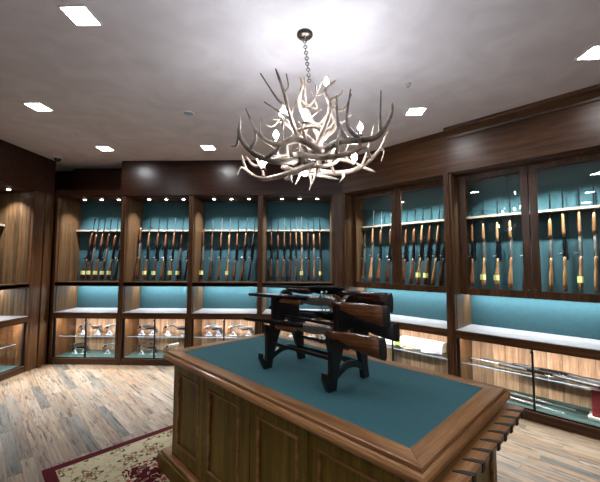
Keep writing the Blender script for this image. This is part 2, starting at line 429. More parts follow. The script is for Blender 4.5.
# ------------------------------------------------------------------ cabinets
ZG0, ZG1, ZL, ZS0, ZS1, ZR0 = .105, .73, .825, 1.245, 1.315, 2.20
def cabinet(label, origin, rz, w, spots=3, doors=False, stile=.038, group=None, head=HZ, inner=None, posts=None, lights=1.):
    """x along the run, y into the wall, z up; w is the full width"""
    r = empty('gun_cabinet', origin, rz); tag(r, label, 'cabinet', group)
    D = DEP; s0 = stile
    x0, x1 = s0, w-s0
    ZR = ZR0+(.035 if doors else 0)
    hd = head+.02
    for a, c in ((0.001, x0), (x1, w-.001)):
        MB().box(a, c, 0, D, 0, hd-.03).build('side_panel', 'walnut_v', r, bevel=.002)
    # lining boards on the inner faces of the sides
    MB().box(x0, x0+.006, .05, D-.012, ZL, head-.04).build('side_lining', 'case_side', r)
    MB().box(x1-.006, x1, .05, D-.012, ZL, head-.04).build('side_lining', 'case_side', r)
    MB().box(x0, x1, D-.012, D, ZL, hd-.03).build('back_panel', 'teal_cloth', r)
    MB().box(x0, x1, D-.012, D, .03, ZG1+.02).build('case_back_panel', 'case_back', r)
    MB().box(x0, x1, .05, D-.012, head-.012, head+.0).build('top_board', 'walnut_h', r)
    # base
    MB().box(x0, x1, .01, .04, 0, ZG0-.015).box(x0, x1, .0, .04, ZG0-.03, ZG0-.012).build('base_rail', 'walnut_h', r, bevel=.003)
    MB().box(x0, x1, .04, D-.012, ZG0-.03, ZG0-.012).build('case_floor', 'green_felt', r)
    # counter
    MB().box(x0, x1, .0, .05, ZG1, ZL-.006).build('counter_rail', 'walnut_h', r, bevel=.004)
    MB().box(x0, x1, .05, D-.012, ZL-.03, ZL).box(x0, x1, .012, .05, ZL-.006, ZL).build('counter', 'stone_ledge', r, bevel=.002)
    # rifle shelf and rest
    d0 = .23 if doors else .012
    MB().box(x0, x1, d0+.0, D-.012, ZS0+.01, ZS1-.012).box(x0, x1, d0, d0+.03, ZS0, ZS1).build('shelf', 'walnut_h', r, bevel=.003)
    MB().box(x0+.006, x1-.006, .465, D-.012, ZR-.02, ZR+.0).box(x0+.006, x1-.006, .435, .465, ZR-.022, ZR+.006).build('rifle_rest', 'rest_wood', r, bevel=.002)
    # sliding glass of the lower case
    gx0, gx1 = x0+.035, x1-.035
    fr = MB().box(x0, gx0, .03, .05, ZG0-.012, ZG1).box(gx1, x1, .03, .05, ZG0-.012, ZG1).box(gx0, gx1, .03, .05, ZG0-.012, ZG0)
    fr.box(gx0, gx1, .03, .05, ZG1-.008, ZG1).build('case_frame', 'black_metal', r)
    mid = w/2
    dp = MB().box(mid-.010, mid+.010, .030, .048, ZG0, ZG1-.008).build('case_door', 'black_metal', r)
    MB().box(gx0, mid-.010, .041, .045, ZG0, ZG1-.008).build('glass_pane', 'clear_glass', dp)
    dp = MB().box(mid-.009, mid+.009, .0485, .056, ZG0, ZG1-.008).build('case_door', 'black_metal', r)
    MB().box(mid+.012, gx1, .050, .054, ZG0, ZG1-.008).build('glass_pane', 'clear_glass', dp)
    MB().box(mid-.018, mid+.014, .024, .030, ZG1-.05, ZG1-.018).build('case_lock', 'black_metal', r)
    gs = MB().box(x0+.006, x1-.006, .16, D-.014, .405, .413).build('glass_shelf', 'shelf_glass', r)
    MB().box(x0+.006, x1-.006, .155, .16, .404, .414).build('shelf_edge', 'acrylic_white', gs)
    # lamps
    if spots:
        c = w/2+.03
        for i in range(spots):
            x = c+(i-(spots-1)/2)*.30
            sp = MB().lathe([(.033, 0), (.033, .004), (.028, .006), (.001, .006)], 16).build('spotlight', 'gun_steel', r, loc=(x, .26, head-.0185))
            MB().lathe([(.024, -.002), (.024, .0)], 16).build('lens', 'spot_glow', sp)
            light('SPOT', 'spot', r, (x, .26, head-.028), 95.0*lights, size=.015, angle=1.8, blend=.9, color=(.93, .97, 1))
    else:
        light('AREA', 'led', r, (w/2, .34, head-.02), 6*lights, size=w*.8, size_y=.03, color=(.93, .97, 1))
    light('AREA', 'led', r, (w/2, .44, ZS0+.004), 13.5*lights, size=w-.16, size_y=.03, color=(.86, .95, 1))
    light('AREA', 'led', r, (w/2, .12, ZG1+.01), 27*lights, size=w-.18, size_y=.03, color=(1, .97, .93))
    if doors:
        yd = .20
        lx, rx = inner
        cx = (lx+rx)/2
        # face frame round the doors
        for k, (a, c) in enumerate(((lx, cx-.003), (cx+.003, rx))):
            zt, zb = head-.005, ZS0-.005
            sw = .070
            d = MB().box(a, a+sw, yd, yd+.03, zb, zt).box(c-sw, c, yd, yd+.03, zb, zt).box(a+sw, c-sw, yd, yd+.03, zb, ZS1+.005).box(a+sw, c-sw, yd, yd+.03, zt-.07, zt)
            d = d.build('door', 'walnut_v', r, bevel=.004)
            MB().box(a+sw-.004, c-sw+.004, yd+.014, yd+.018, ZS1, zt-.066).build('glass_pane', 'clear_glass', d)
            bead = MB(); e = .006; X0, X1, Z0, Z1 = a+sw, c-sw, ZS1+.005, zt-.07
            bead.box(X0, X1, yd+.004, yd+.013, Z0, Z0+e).box(X0, X1, yd+.004, yd+.013, Z1-e, Z1).box(X0, X0+e, yd+.004, yd+.013, Z0+e, Z1-e).box(X1-e, X1, yd+.004, yd+.013, Z0+e, Z1-e)
            bead.build('glazing_bead', 'walnut_h', d)
            hx = cx+(-.033 if k == 0 else .033)
            MB().lathe([(.006, 0), (.006, .018), (.012, .02), (.013, .028), (.006, .033)], 12).build('knob', 'dark_bronze', d, smooth=True, loc=(hx, yd, ZS1+.02)).rotation_euler = (PI/2, 0, 0)
        if lx > x0: MB().box(x0, lx-.001, yd, yd+.03, ZS0, head).build('face_frame', 'walnut_v', r)
        if rx < x1: MB().box(rx+.001, x1, yd, yd+.03, ZS0, head).build('face_frame', 'walnut_v', r)
    return r
G1 = 'open gun cabinets along the back wall'; G2 = 'glass-door gun cabinets on the angled right wall'
ord_ = ['first', 'second', 'third', 'fourth', 'fifth', 'sixth', 'seventh', 'eighth', 'ninth', 'tenth']
backx = [(-4.205, -3.066), (-3.066, -1.941), (-1.941, -.810), (-.810, .388)]
blab = ['open walnut gun cabinet at left end of the back wall, in the corner',
        'open walnut gun cabinet, second from left on the back wall',
        'open walnut gun cabinet, third from left on the back wall, beyond table left end',
        'open walnut gun cabinet at right end of the back wall, behind the rifle stand']
bays = []
for (x0, x1), lb in zip(backx, blab):
    bays.append(cabinet(lb, (x0, YB, 0), 0, x1-x0, spots=3, group=G1))
def onR(s, y=0, z=0): return OR+av*s+bv_*y+Vector((0, 0, z))
c1 = cabinet('walnut gun cabinet with two glazed doors, left one on the right wall', onR(0.0), -TH, 1.66, spots=4, doors=True, inner=(.035, 1.62), group=G2, head=2.75, lights=1.25)
c2 = cabinet('large walnut gun cabinet with glazed doors at right edge, reflecting the chandelier', onR(1.662), -TH, 1.60, spots=4, doors=True, inner=(.06, 1.54), group=G2, head=2.75, lights=1.3, stile=.04)
c3 = cabinet('open walnut gun cabinet on the left wall, cut by the photo edge', (XL, 3.86, 0), PI/2, 1.075, spots=3, group='gun cabinets on the left wall')
struct(MB().box(XL-.06, XL, -2.4, 3.858, 0, 2.73), 'trim_10', 'walnut_v')
# pilaster between the right-hand cabinets
o = struct(MB().box(1.610, 1.675, -.02, .0, 0, 2.745), 'trim_11', 'walnut_v', loc=OR, bevel=.003); o.rotation_euler.z = -TH
o = struct(MB().box(3.263, 3.9, .0, .06, 0, 2.749), 'trim_12', 'walnut_v', loc=OR); o.rotation_euler.z = -TH

# ------------------------------------------------------------------ long guns (x along the barrel from butt to muzzle, z up)
def make_gun(kind, wood_m, metal='gun_blue', recv='gun_steel', scope=False, L=1.12, double=False, tagm=None):
    r = empty('rifle' if kind == 'rifle' else 'shotgun', (0, 0, 0))
    st = [(.022, -.050, .050, .017), (.08, -.046, .048, .019), (.16, -.037, .042, .019), (.24, -.026, .031, .016), (.275, -.022, .023, .014),
          (.305, -.025, .026, .015), (.335, -.016, .026, .016), (.375, -.008, .020, .015)]
    MB().loft(st, 14).build('stock', wood_m, r, smooth=True)
    MB().loft([(0, -.052, .050, .0165), (.022, -.050, .0505, .0175)], 14).build('butt_pad', 'black_rubber', r, smooth=False)
    fe = [(.585, -.008, .018, .015), (.64, -.010, .022, .018), (.72, -.009, .019, .017), (.81, -.006, .015, .014), (.84, -.003, .010, .010)]
    if kind == 'shotgun': fe = [(.59, -.012, .017, .017), (.64, -.016, .022, .020), (.77, -.013, .019, .018), (.82, -.008, .011, .012)]
    MB().loft(fe, 14).build('forend', wood_m, r, smooth=True)
    MB().loft([(.325, .004, .014, .012), (.36, .003, .025, .0165), (.46, .000, .028, .018), (.54, .002, .026, .0175), (.61, .006, .017, .015)], 12, .6).build('receiver', recv, r, smooth=False)
    if double:
        MB().tube([(.53, .011, .012), (L, .009, .012)], [.014, .0115], 10).tube([(.53, -.011, .012), (L, -.009, .012)], [.014, .0115], 10).box(.53, L, -.003, .003, .014, .022).build('barrels', metal, r)
    else:
        MB().tube([(.53, 0, .012), (.65, 0, .012), (L-.01, 0, .012), (L, 0, .012)], [.0125, .010, .0075, .007], 10).box(L-.03, L-.015, -.002, .002, .018, .032).build('barrel', metal, r)
    tg = MB().tube([(.365, 0, -.034), (.375, 0, -.062), (.40, 0, -.070), (.425, 0, -.062), (.435, 0, -.026)], .003, 6)
    tg.tube([(.405, 0, -.03), (.402, 0, -.045), (.408, 0, -.056)], .0028, 6).build('trigger_guard', metal, r, smooth=True)
    if kind == 'rifle':
        MB().tube([(.415, -.010, .010), (.413, -.038, -.002), (.408, -.052, -.018)], [.005, .0045, .004], 8).lathe([(.001, -.009), (.007, -.006), (.009, 0), (.007, .006), (.001, .009)], 10, (.407, -.054, -.024)).build('bolt_handle', 'gun_steel', r, smooth=True)
    if scope:
        sc = MB()
        sc.tube([(.345, 0, .058), (.42, 0, .058), (.43, 0, .058), (.56, 0, .058), (.58, 0, .058), (.66, 0, .058)], [.018, .018, .012, .012, .013, .020], 12)
        sc.box(.435, .45, -.009, .009, .026, .05).box(.54, .555, -.009, .009, .026, .05).box(.485, .505, -.009, .009, .066, .078)
        sc.build('scope', 'gun_blue', r, smooth=False)
    if tagm:
        t = MB().box(.10, .165, -.023, -.021, -.085, -.025).box(.10, .165, .021, .023, -.085, -.025).box(.10, .165, -.023, .023, -.089, -.086).build('price_tag', tagm, r)
        t['label'] = ('yellow' if tagm == 'tag_yellow' else 'white')+' paper price tag'
    return r
protos = {}
def proto(key):
    if key not in protos:
        kind, w, sc, dbl, tg, metal = key
        protos[key] = [make_gun(kind, 'stock_'+w, metal, 'gun_blue' if (w in ('black', 'mid') or sc) else 'receiver_engraved', sc, 1.12, dbl, {None: None, 'y': 'tag_yellow', 'w': 'tag_white'}[tg]), False]
    rec = protos[key]
    if not rec[1]:
        rec[1] = True; return rec[0]
    return copy_tree(rec[0])
TONE = {'dark': 'dark walnut', 'mid': 'reddish walnut', 'light': 'blond wood', 'black': 'black synthetic'}
def rack(spec, place, label_where, group, rz, length=None):
    n = len(spec)
    for i, (x, key, lean, twist, s) in enumerate(spec):
        g = proto(key)
        p = place(x)
        # barrel axis up, leaning slightly back and sideways; gun top turned to the wall
        into = Vector((math.cos(rz+PI/2), math.sin(rz+PI/2), 0)); side = Vector((math.cos(rz), math.sin(rz), 0))
        twist *= .6; ax = (Vector((0, 0, 1))+into*.058+side*lean).normalized()
        top = (into*math.cos(twist)+side*math.sin(twist)); top = (top-ax*top.dot(ax)).normalized()
        yv = top.cross(ax)
        M = Matrix((ax, yv, top)).transposed().to_4x4()
        M.translation = p+Vector((0, 0, .008))
        g.matrix_world = M @ Matrix.Scale(s, 4) if False else M
        g.location = M.translation; g.rotation_mode = 'QUATERNION'; g.rotation_quaternion = M.to_quaternion(); g.scale = (s, s*.86, s*.86)
        kind, w, sc, dbl, tg, metal = key
        what = ('scoped ' if sc else '')+({'y': 'yellow tagged ', 'w': 'white tagged '}.get(tg, ''))+('silver ' if metal == 'gun_steel' else '')+f"{kind} with {TONE[w]} stock"
        side_ = ord_[i]+' from left'
        tag(g, f"{what}, {side_} {label_where}", 'gun', group)
R_ = 'rifle'; S_ = 'shotgun'
def K(k, w, sc=False, dbl=False, tg=None, metal='gun_blue'): return (k, w, sc, dbl, tg, metal)
zsh = ZS1-.002
def pb(x): return Vector((x, YB+.37, zsh))
D2 = math.radians
rack([(-3.93, K(R_, 'dark', True, tg='y'), .09, .5, .98), (-3.83, K(S_, 'dark', tg='y'), .07, .5, .98), (-3.71, K(R_, 'mid', True, tg='y'), .06, .5, .97), (-3.59, K(R_, 'dark', tg='y'), .05, .5, .96), (-3.47, K(S_, 'mid', tg='y'), .05, .4, .96), (-3.36, K(R_, 'black', True), .04, .4, .95)],
     pb, 'in first back cabinet', 'rifles in the leftmost back cabinet', 0)
rack([(-2.985, K(R_, 'dark'), .0, .3, 1.10), (-2.84, K(R_, 'mid', tg='y'), .01, .4, .98), (-2.685, K(R_, 'dark', True, tg='y'), .015, .4, .97), (-2.545, K(R_, 'mid', True), .02, .5, .96), (-2.40, K(R_, 'mid', tg='y', metal='gun_steel'), .02, .3, .98), (-2.27, K(S_, 'dark', tg='y'), .03, .4, .97), (-2.14, K(R_, 'black', True), .04, .4, .95)],
     pb, 'in second back cabinet', 'rifles in the second back cabinet', 0)
rack([(-1.855, K(R_, 'dark', tg='y'), -.01, .3, 1.02), (-1.71, K(R_, 'dark', metal='gun_steel'), .0, .4, .95), (-1.56, K(R_, 'mid', metal='gun_steel'), .01, .4, .97), (-1.42, K(S_, 'light', tg='y', metal='gun_steel'), .015, .2, .97), (-1.29, K(R_, 'mid', True), .03, .5, .97), (-1.16, K(R_, 'mid', True, metal='gun_steel'), .05, .5, .98), (-1.04, K(R_, 'black', True), .07, .5, .99)],
     pb, 'in third back cabinet', 'rifles in the third back cabinet', 0)
rack([(-.665, K(R_, 'dark', True), -.01, .4, 1.0), (-.555, K(S_, 'mid'), -.005, .4, .96), (-.44, K(R_, 'mid', metal='gun_steel'), -.01, .6, .98), (-.335, K(R_, 'dark', True), -.01, .5, .97), (-.235, K(R_, 'mid', metal='gun_steel'), -.01, .3, .99), (-.13, K(R_, 'light', tg='y', metal='gun_steel'), -.02, .5, 1.0), (-.02, K(R_, 'dark', True), -.02, .5, .97), (.085, K(S_, 'light'), -.03, .5, .98), (.19, K(R_, 'mid', True, tg='y'), -.03, .5, .98)],
     pb, 'in fourth back cabinet', 'rifles in the fourth back cabinet', 0)
def pr(s): return onR(s, .40, zsh)
rack([(.12, K(R_, 'dark'), -.0, .3, .94), (.27, K(R_, 'light', metal='gun_steel'), .0, .3, 1.05), (.42, K(S_, 'mid', metal='gun_steel'), .0, .4, 1.02), (.58, K(R_, 'dark', True, metal='gun_steel'), .01, .4, .98)],
     pr, 'behind first glass door', 'rifles behind the first glass door', -TH)
rack([(.84, K(R_, 'mid', True), .02, .4, .97), (.97, K(S_, 'mid'), .02, .4, 1.0), (1.08, K(R_, 'light', True, tg='y'), .03, .4, 1.02), (1.19, K(R_, 'mid', True, tg='y'), .04, .5, 1.0), (1.30, K(R_, 'light', True), .05, .5, 1.0), (1.40, K(R_, 'dark', True), .06, .5, 1.0)],
     pr, 'behind second glass door', 'rifles behind the second glass door', -TH)
rack([(1.80, K(R_, 'mid', True), -.02, .4, .97), (1.935, K(S_, 'light', tg='y'), -.02, .4, 1.0), (2.085, K(R_, 'light', True, tg='y'), -.01, .5, .98), (2.225, K(S_, 'light'), -.01, .4, 1.01), (2.365, K(R_, 'black'), .0, .3, .98)],
     pr, 'behind third glass door', 'rifles behind the third glass door', -TH)
rack([(2.61, K(S_, 'light'), .0, .3, .99), (2.735, K(R_, 'light', True), -.01, .3, 1.02), (2.865, K(R_, 'light', tg='y'), -.0, .3, 1.03), (2.985, K(S_, 'light'), -.0, .3, 1.03)],
     pr, 'behind fourth glass door', 'rifles behind the rightmost glass door', -TH)
rack([(4.52, K(R_, 'dark', True), .0, .3, 1.0), (4.64, K(R_, 'black'), .0, .4, 1.0)], lambda y: Vector((XL-.37, y, zsh)), 'in left wall cabinet', 'rifles in the left wall cabinet', PI/2)

# ------------------------------------------------------------------ handguns in the lower cases
def make_pistol(rev):
    r = empty('revolver' if rev else 'pistol', (0, 0, 0))
    if rev:
        MB().tube([(.05, 0, .095), (.19, 0, .095)], [.0085, .008], 10).box(.05, .18, -.004, .004, .070, .088).box(.172, .182, -.002, .002, .10, .112).build('barrel', 'gun_steel', r)
        MB().prism([(-.02, .10), (.05, .108), (.055, .064), (.0, .058), (-.02, .066)], -.009, .009, 'xz').build('frame', 'gun_steel', r, bevel=.003)
        MB().tube([(.0, 0, .083), (.04, 0, .083)], .019, 12).build('cylinder', 'gun_blue', r)
    else:
        MB().box(-.02, .16, -.012, .012, .085, .112).box(.14, .15, -.002, .002, .112, .119).build('slide', 'gun_steel', r, bevel=.003)
        MB().box(-.02, .13, -.010, .010, .064, .086).build('frame', 'gun_blue', r, bevel=.003)
        MB().tube([(.155, 0, .098), (.166, 0, .098)], .007, 10).build('barrel', 'gun_blue', r)
    MB().prism([(-.022, .09), (.012, .066), (-.008, .0), (-.052, .006), (-.050, .03)], -.013, .013, 'xz').build('grip', 'stock_black' if not rev else 'stock_mid', r, bevel=.004)
    MB().tube([(.012, 0, .064), (.014, 0, .046), (.036, 0, .043), (.048, 0, .062)], .003, 6).build('trigger_guard', 'gun_blue', r)
    return r
def make_stand():
    r = empty('display_stand', (0, 0, 0))
    MB().prism([(-.045, 0), (-.039, 0), (.0, .052), (.039, 0), (.045, 0), (.003, .060), (-.003, .060)], -.012, .012, 'xz').build('bracket', 'acrylic_white', r, bevel=.001)
    MB().box(-.055, .055, -.024, .024, -.004, .0).build('foot_plate', 'acrylic_white', r)
    return r
PST = [make_pistol(False), make_pistol(True)]; STD = make_stand(); used = {0: False, 1: False, 's': False}
def pistol_at(pos, rz, rev, where, sw):
    k = 1 if rev else 0
    s = STD if not used['s'] else copy_tree(STD); used['s'] = True
    s.location = pos+Vector((0, 0, .004)); s.rotation_euler = (0, 0, rz)
    tag(s, f"white stand of the handgun {where}", 'display stand', 'white handgun display stands')
    g = PST[k] if not used[k] else copy_tree(PST[k]); used[k] = True
    g.location = pos+Vector((0, 0, .030)); g.scale = (1.15, 1.15, 1.15); g.rotation_euler = (0, -.22 if sw else .12, rz+(0 if sw else PI))
    g.location += Matrix.Rotation(g.rotation_euler.z, 3, 'Z') @ Vector((-.04, 0, 0))
    tag(g, f"{'silver revolver' if rev else 'silver and black pistol'} {where}", 'handgun', 'handguns in the lower glass cases')
US, LS = .413, ZG0-.012
bn = ['leftmost back case', 'second back case', 'third back case', 'fourth back case']
def row(cab, xs, z, where):
    for i, x in enumerate(xs):
        # x given in metres along the back run
        pistol_at(Vector((x, YB+.30, z)), random.uniform(-.35, .35), (i+int(z*10)) % 2 == 0, f"{where}, {ord_[i]} from left", i % 2 == 0)
row(0, [-3.86, -3.60, -3.40], US, 'on glass shelf, first back case')
row(0, [-3.99, -3.83, -3.42], LS, 'on green floor, first back case')
row(1, [-2.84, -2.66, -2.40, -2.12], US, 'on glass shelf, second back case')
row(1, [-2.84, -2.64, -2.36], LS, 'on green floor, second back case')
row(2, [-1.70, -1.54, -1.29, -1.03], US, 'on glass shelf, third back case')
row(3, [-.56, -.30, .02, .22], US, 'on glass shelf, fourth back case')
for i, (y, z) in enumerate(((4.46, US), (4.25, US), (4.40, LS))):
    pistol_at(Vector((XL-.28, y, z)), PI/2+.3*i, i == 1, ['on glass shelf of left wall case, beside mullion', 'on glass shelf of left wall case, left one', 'on floor of left wall case'][i], True)

# things in the lower cases on the right wall
def putR(o, s, y, z, rz=0):
    o.location = onR(s, y, z); o.rotation_euler = (0, 0, -TH+rz); return o
def carton(s, y, z, l, d, h, rz, label, capm='white_box'):
    r = empty('carton', (0, 0, 0)); putR(r, s, y, z, rz)
    MB().box(-l/2, l/2, -d/2, d/2, 0, h*.7).build('tray', 'white_box', r, bevel=.002)
    MB().box(-l/2-.003, l/2+.003, -d/2-.003, d/2+.003, h*.7, h).build('lid', 'white_box', r, bevel=.002)
    MB().box(l/2-.11, l/2-.01, -d/2-.005, -d/2-.003, h*.12, h*.85).build('printed_label', capm, r)
    tag(r, label, 'box', 'white cartons in the right wall case'); return r
carton(1.08, .43, US, .62, .12, .13, .0, 'long white carton on glass shelf in the right-wall case', 'green_paper')
carton(1.26, .33, US, .26, .12, .11, .25, 'white carton with lilac end on glass shelf of right case', 'lilac_paper')
carton(.62, .40, US, .36, .16, .10, .1, 'white carton lying behind the rifle butts on the glass shelf', 'green_paper')
for i, (s, y, rz, mm, lb) in enumerate(((.98, .24, .5, 'orange_paint', 'small orange and white cleaning tool on glass shelf beside cartons'), (.80, .27, -.3, 'gun_blue', 'small dark cleaning tool on glass shelf left of the orange one'))):
    r = empty('cleaning_tool', (0, 0, 0)); putR(r, s, y, US, rz)
    MB().tube([(-.07, 0, .014), (-.05, 0, .014), (.02, 0, .014), (.03, 0, .014)], [.009, .013, .012, .008], 10).build('handle', mm, r, smooth=True)
    MB().tube([(.03, 0, .014), (.12, 0, .012)], [.005, .004], 8).build('shaft', 'gun_steel', r)
    tag(r, lb, 'tool')
# long guns lying in the lower case of the right-hand cabinet
def lay(key, s, y, z, rz, L, label, tilt=0, roll=PI/2):
    g = proto(key); g.rotation_mode = 'XYZ'
    g.location = onR(s, y, z); g.rotation_euler = (roll, tilt, -TH+rz); g.scale = (L, L, L)
    tag(g, label, 'gun', 'long guns lying in the lower right case')
lay(K(R_, 'black', metal='gun_steel'), 3.02, .25, US+.03, PI-.03, 1.12, 'silver-barrelled rifle lying at front of glass shelf, lower right case')
lay(K(S_, 'black', metal='gun_steel'), 3.14, .38, US+.03, PI-.02, 1.15, 'silver-barrelled shotgun lying behind another on the glass shelf, lower right case')
lay(K(R_, 'dark', metal='gun_steel'), 1.90, .22, LS+.03, -.12, .72, 'slim silver rifle lying on the green case floor, nearer the glass')
lay(K(S_, 'dark', metal='gun_steel'), 1.93, .34, LS+.03, -.05, .75, 'slim silver shotgun lying on the green case floor, nearer the back')
r = empty('presentation_box', (0, 0, 0)); putR(r, 3.02, .30, LS+.0)
MB().box(-.15, .12, -.09, .09, .0, .028).build('base', 'white_box', r, bevel=.003)
MB().box(-.12, .11, -.06, .06, .028, .25).build('velvet_case', 'red_velvet', r, bevel=.006)
MB().box(-.125, .115, -.064, .064, .25, .275).build('lid', 'red_velvet', r, bevel=.004)
tag(r, 'dark red velvet box on a white base at right photo edge', 'box')

# ------------------------------------------------------------------ table (x along a, y along b)
TL_, TW_, TZ = 2.075, 1.037, .935
TA = Vector((-1.125, 2.611, 0))
tb = empty('display_table', TA, -TH)
tag(tb, 'large walnut display table with teal felt top standing on the rug', 'table')
fw = .088
zt = TZ
def top_rail(poly, mat): return MB().prism(poly, zt-.018, zt, 'xy').build('top_rail', mat, tb, bevel=.004)
top_rail([(0, 0), (TL_, 0), (TL_-fw, fw), (fw, fw)], 'table_top_x')
top_rail([(fw, TW_-fw), (TL_-fw, TW_-fw), (TL_, TW_), (0, TW_)], 'table_top_x')
top_rail([(0, 0), (fw, fw), (fw, TW_-fw), (0, TW_)], 'table_top_y')
top_rail([(TL_, 0), (TL_, TW_), (TL_-fw, TW_-fw), (TL_-fw, fw)], 'table_top_y')
MB().box(fw, TL_-fw, fw, TW_-fw, zt-.018, zt-.003).build('felt_inlay', 'felt', tb)
# rounded edge moulding, each side a piece
def mould(p, q, n_out, mat):
    p = Vector(p); q = Vector(q); o_ = Vector(n_out); d = (q-p).normalized()
    pr = [(-.02, -.018), (.004, -.018), (.012, -.022), (.020, -.032), (.022, -.042), (.018, -.054), (.006, -.062), (-.02, -.062)]
    m = MB(); n = len(pr)
    for base, e in ((p, -1), (q, 1)):
        for o2, z in pr: m.v.append(tuple(base+o_*o2+d*e*(o2)+Vector((0, 0, zt+z))))
    m.f.append(tuple(range(n))); m.f.append(tuple(range(2*n-1, n-1, -1)))
    for i in range(n):
        j = (i+1) % n; m.f.append((i, n+i, n+j, j))
    ob = m.build('edge_moulding', mat, tb, smooth=False); return ob
mould((0, 0, 0), (TL_, 0, 0), (0, -1, 0), 'table_top_x'); mould((TL_, 0, 0), (TL_, TW_, 0), (1, 0, 0), 'table_top_y')
mould((TL_, TW_, 0), (0, TW_, 0), (0, 1, 0), 'table_top_x'); mould((0, TW_, 0), (0, 0, 0), (-1, 0, 0), 'table_top_y')
cx0, cx1, cy0, cy1 = .03, 2.035, .05, .985
MB().box(cx0+.02, cx1-.02, cy0+.02, cy1-.02, .10, zt-.018).build('body', 'table_v', tb)
# front frame: posts and doors
def tdoor(a, c, face):
    # face 'front' (y = cy0), 'back', 'end'
    z0, z1 = .165, .865
    sw = .062; t = .02
    m = MB(); m.box(a, a+sw, 0, t, z0, z1).box(c-sw, c, 0, t, z0, z1).box(a+sw, c-sw, 0, t, z0, z0+sw+.02).box(a+sw, c-sw, 0, t, z1-sw-.02, z1)
    d = m.build('door', 'table_v', tb, bevel=.003)
    X0, X1, Z0, Z1 = a+sw, c-sw, z0+sw+.02, z1-sw-.02
    e = .016
    bd = MB()
    for q in ((X0, X1, Z0, Z0+e), (X0, X1, Z1-e, Z1), (X0, X0+e, Z0+e, Z1-e), (X1-e, X1, Z0+e, Z1-e)):
        bd.box(q[0], q[1], -.006, .010, q[2], q[3])
    bd.build('bead', 'table_top_x', d, bevel=.004)
    MB().box(X0+e, X1-e, .011, t-.001, Z0+e, Z1-e).build('raised_panel', 'table_v', d)
    if face == 'front': d.location = (0, cy0-.001, 0)
    elif face == 'back': d.location = (cx0+cx1, cy1+.001, 0); d.rotation_euler.z = PI
    elif face == 'end': d.location = (cx1+.001, 0, 0); d.rotation_euler.z = PI/2
    elif face == 'near': d.location = (cx0-.001, cy0+cy1, 0); d.rotation_euler.z = -PI/2
    return d
FR = [(.045, .497), (.503, .985), (1.037, 1.487), (1.493, 2.02)]
for a, c in FR: tdoor(a, c, 'front')
for a, c in FR: tdoor(a, c, 'back')
for a, c in ((.065, .505), (.53, .97)): tdoor(a, c, 'end'); tdoor(a, c, 'near')
MB().box(.988, 1.034, cy0-.006, cy0+.02, .15, zt-.06).build('post', 'table_v', tb, bevel=.003)
MB().box(cx0, .043, cy0-.002, cy0+.03, .15, zt-.062).build('post', 'table_v', tb, bevel=.002)
MB().box(cx0, cx1, cy0-.010, cy0+.02, zt-.085, zt-.062).box(cx0, cx1, cy1-.02, cy1+.010, zt-.085, zt-.062).build('apron', 'table_h', tb, bevel=.004)
# plinth with a stepped top
pl = MB().box(-.12, TL_+.02, .0, TW_, .012, .125)
pl.build('plinth', 'table_h', tb, bevel=.003)
pp = [(-.12, 0), (TL_+.02, 0), (TL_+.02, TW_), (-.12, TW_)]
MB().prism([(x+(.012 if x < 1 else -.012), y+(.012 if y < .5 else -.012)) for x, y in pp], .125, .15, 'xy').build('plinth_cap', 'table_top_x', tb, bevel=.012)
# notched gun rest along the end
zb0, zb1 = .832, .858
poly = [(2.0, 1.02), (2.0, .02)]
notches = [.115+.105*i for i in range(9)]
poly.append((2.165, .02))
for nb in notches:
    if nb > .98: continue
    poly += [(2.165, nb-.012), (2.104, nb-.036), (2.100, nb-.030), (2.128, nb-.002), (2.165, nb+.016)]
poly.append((2.165, 1.02))
MB().prism(poly, zb0, zb1, 'xy').build('gun_rest', 'table_top_y', tb)
for nb in notches:
    if nb > .98: continue
    MB().prism([(2.170, nb-.011), (2.104, nb-.0355), (2.1005, nb-.030), (2.128, nb-.0025), (2.170, nb+.016)], zb0-.006, zb1+.002, 'xy').build('notch_pad', 'black_rubber', tb)

# ------------------------------------------------------------------ rug
rg = MB().box(0, RUGX, 0, RUGY, 0.001, .011).build('rug', 'rug_pile')
rg.location = (-2.09, 2.62, 0); rg.rotation_euler.z = -TH
rg.location = Vector((-2.09, 2.62, 0))
tag(rg, 'patterned rug with cream floral border and maroon edge under the table', 'rug')
# the rug runs along the table: its far short edge follows b from its corner, so place it so that corner is at (0, RUGY)
rg.location = Vector((-2.09, 2.62, 0))

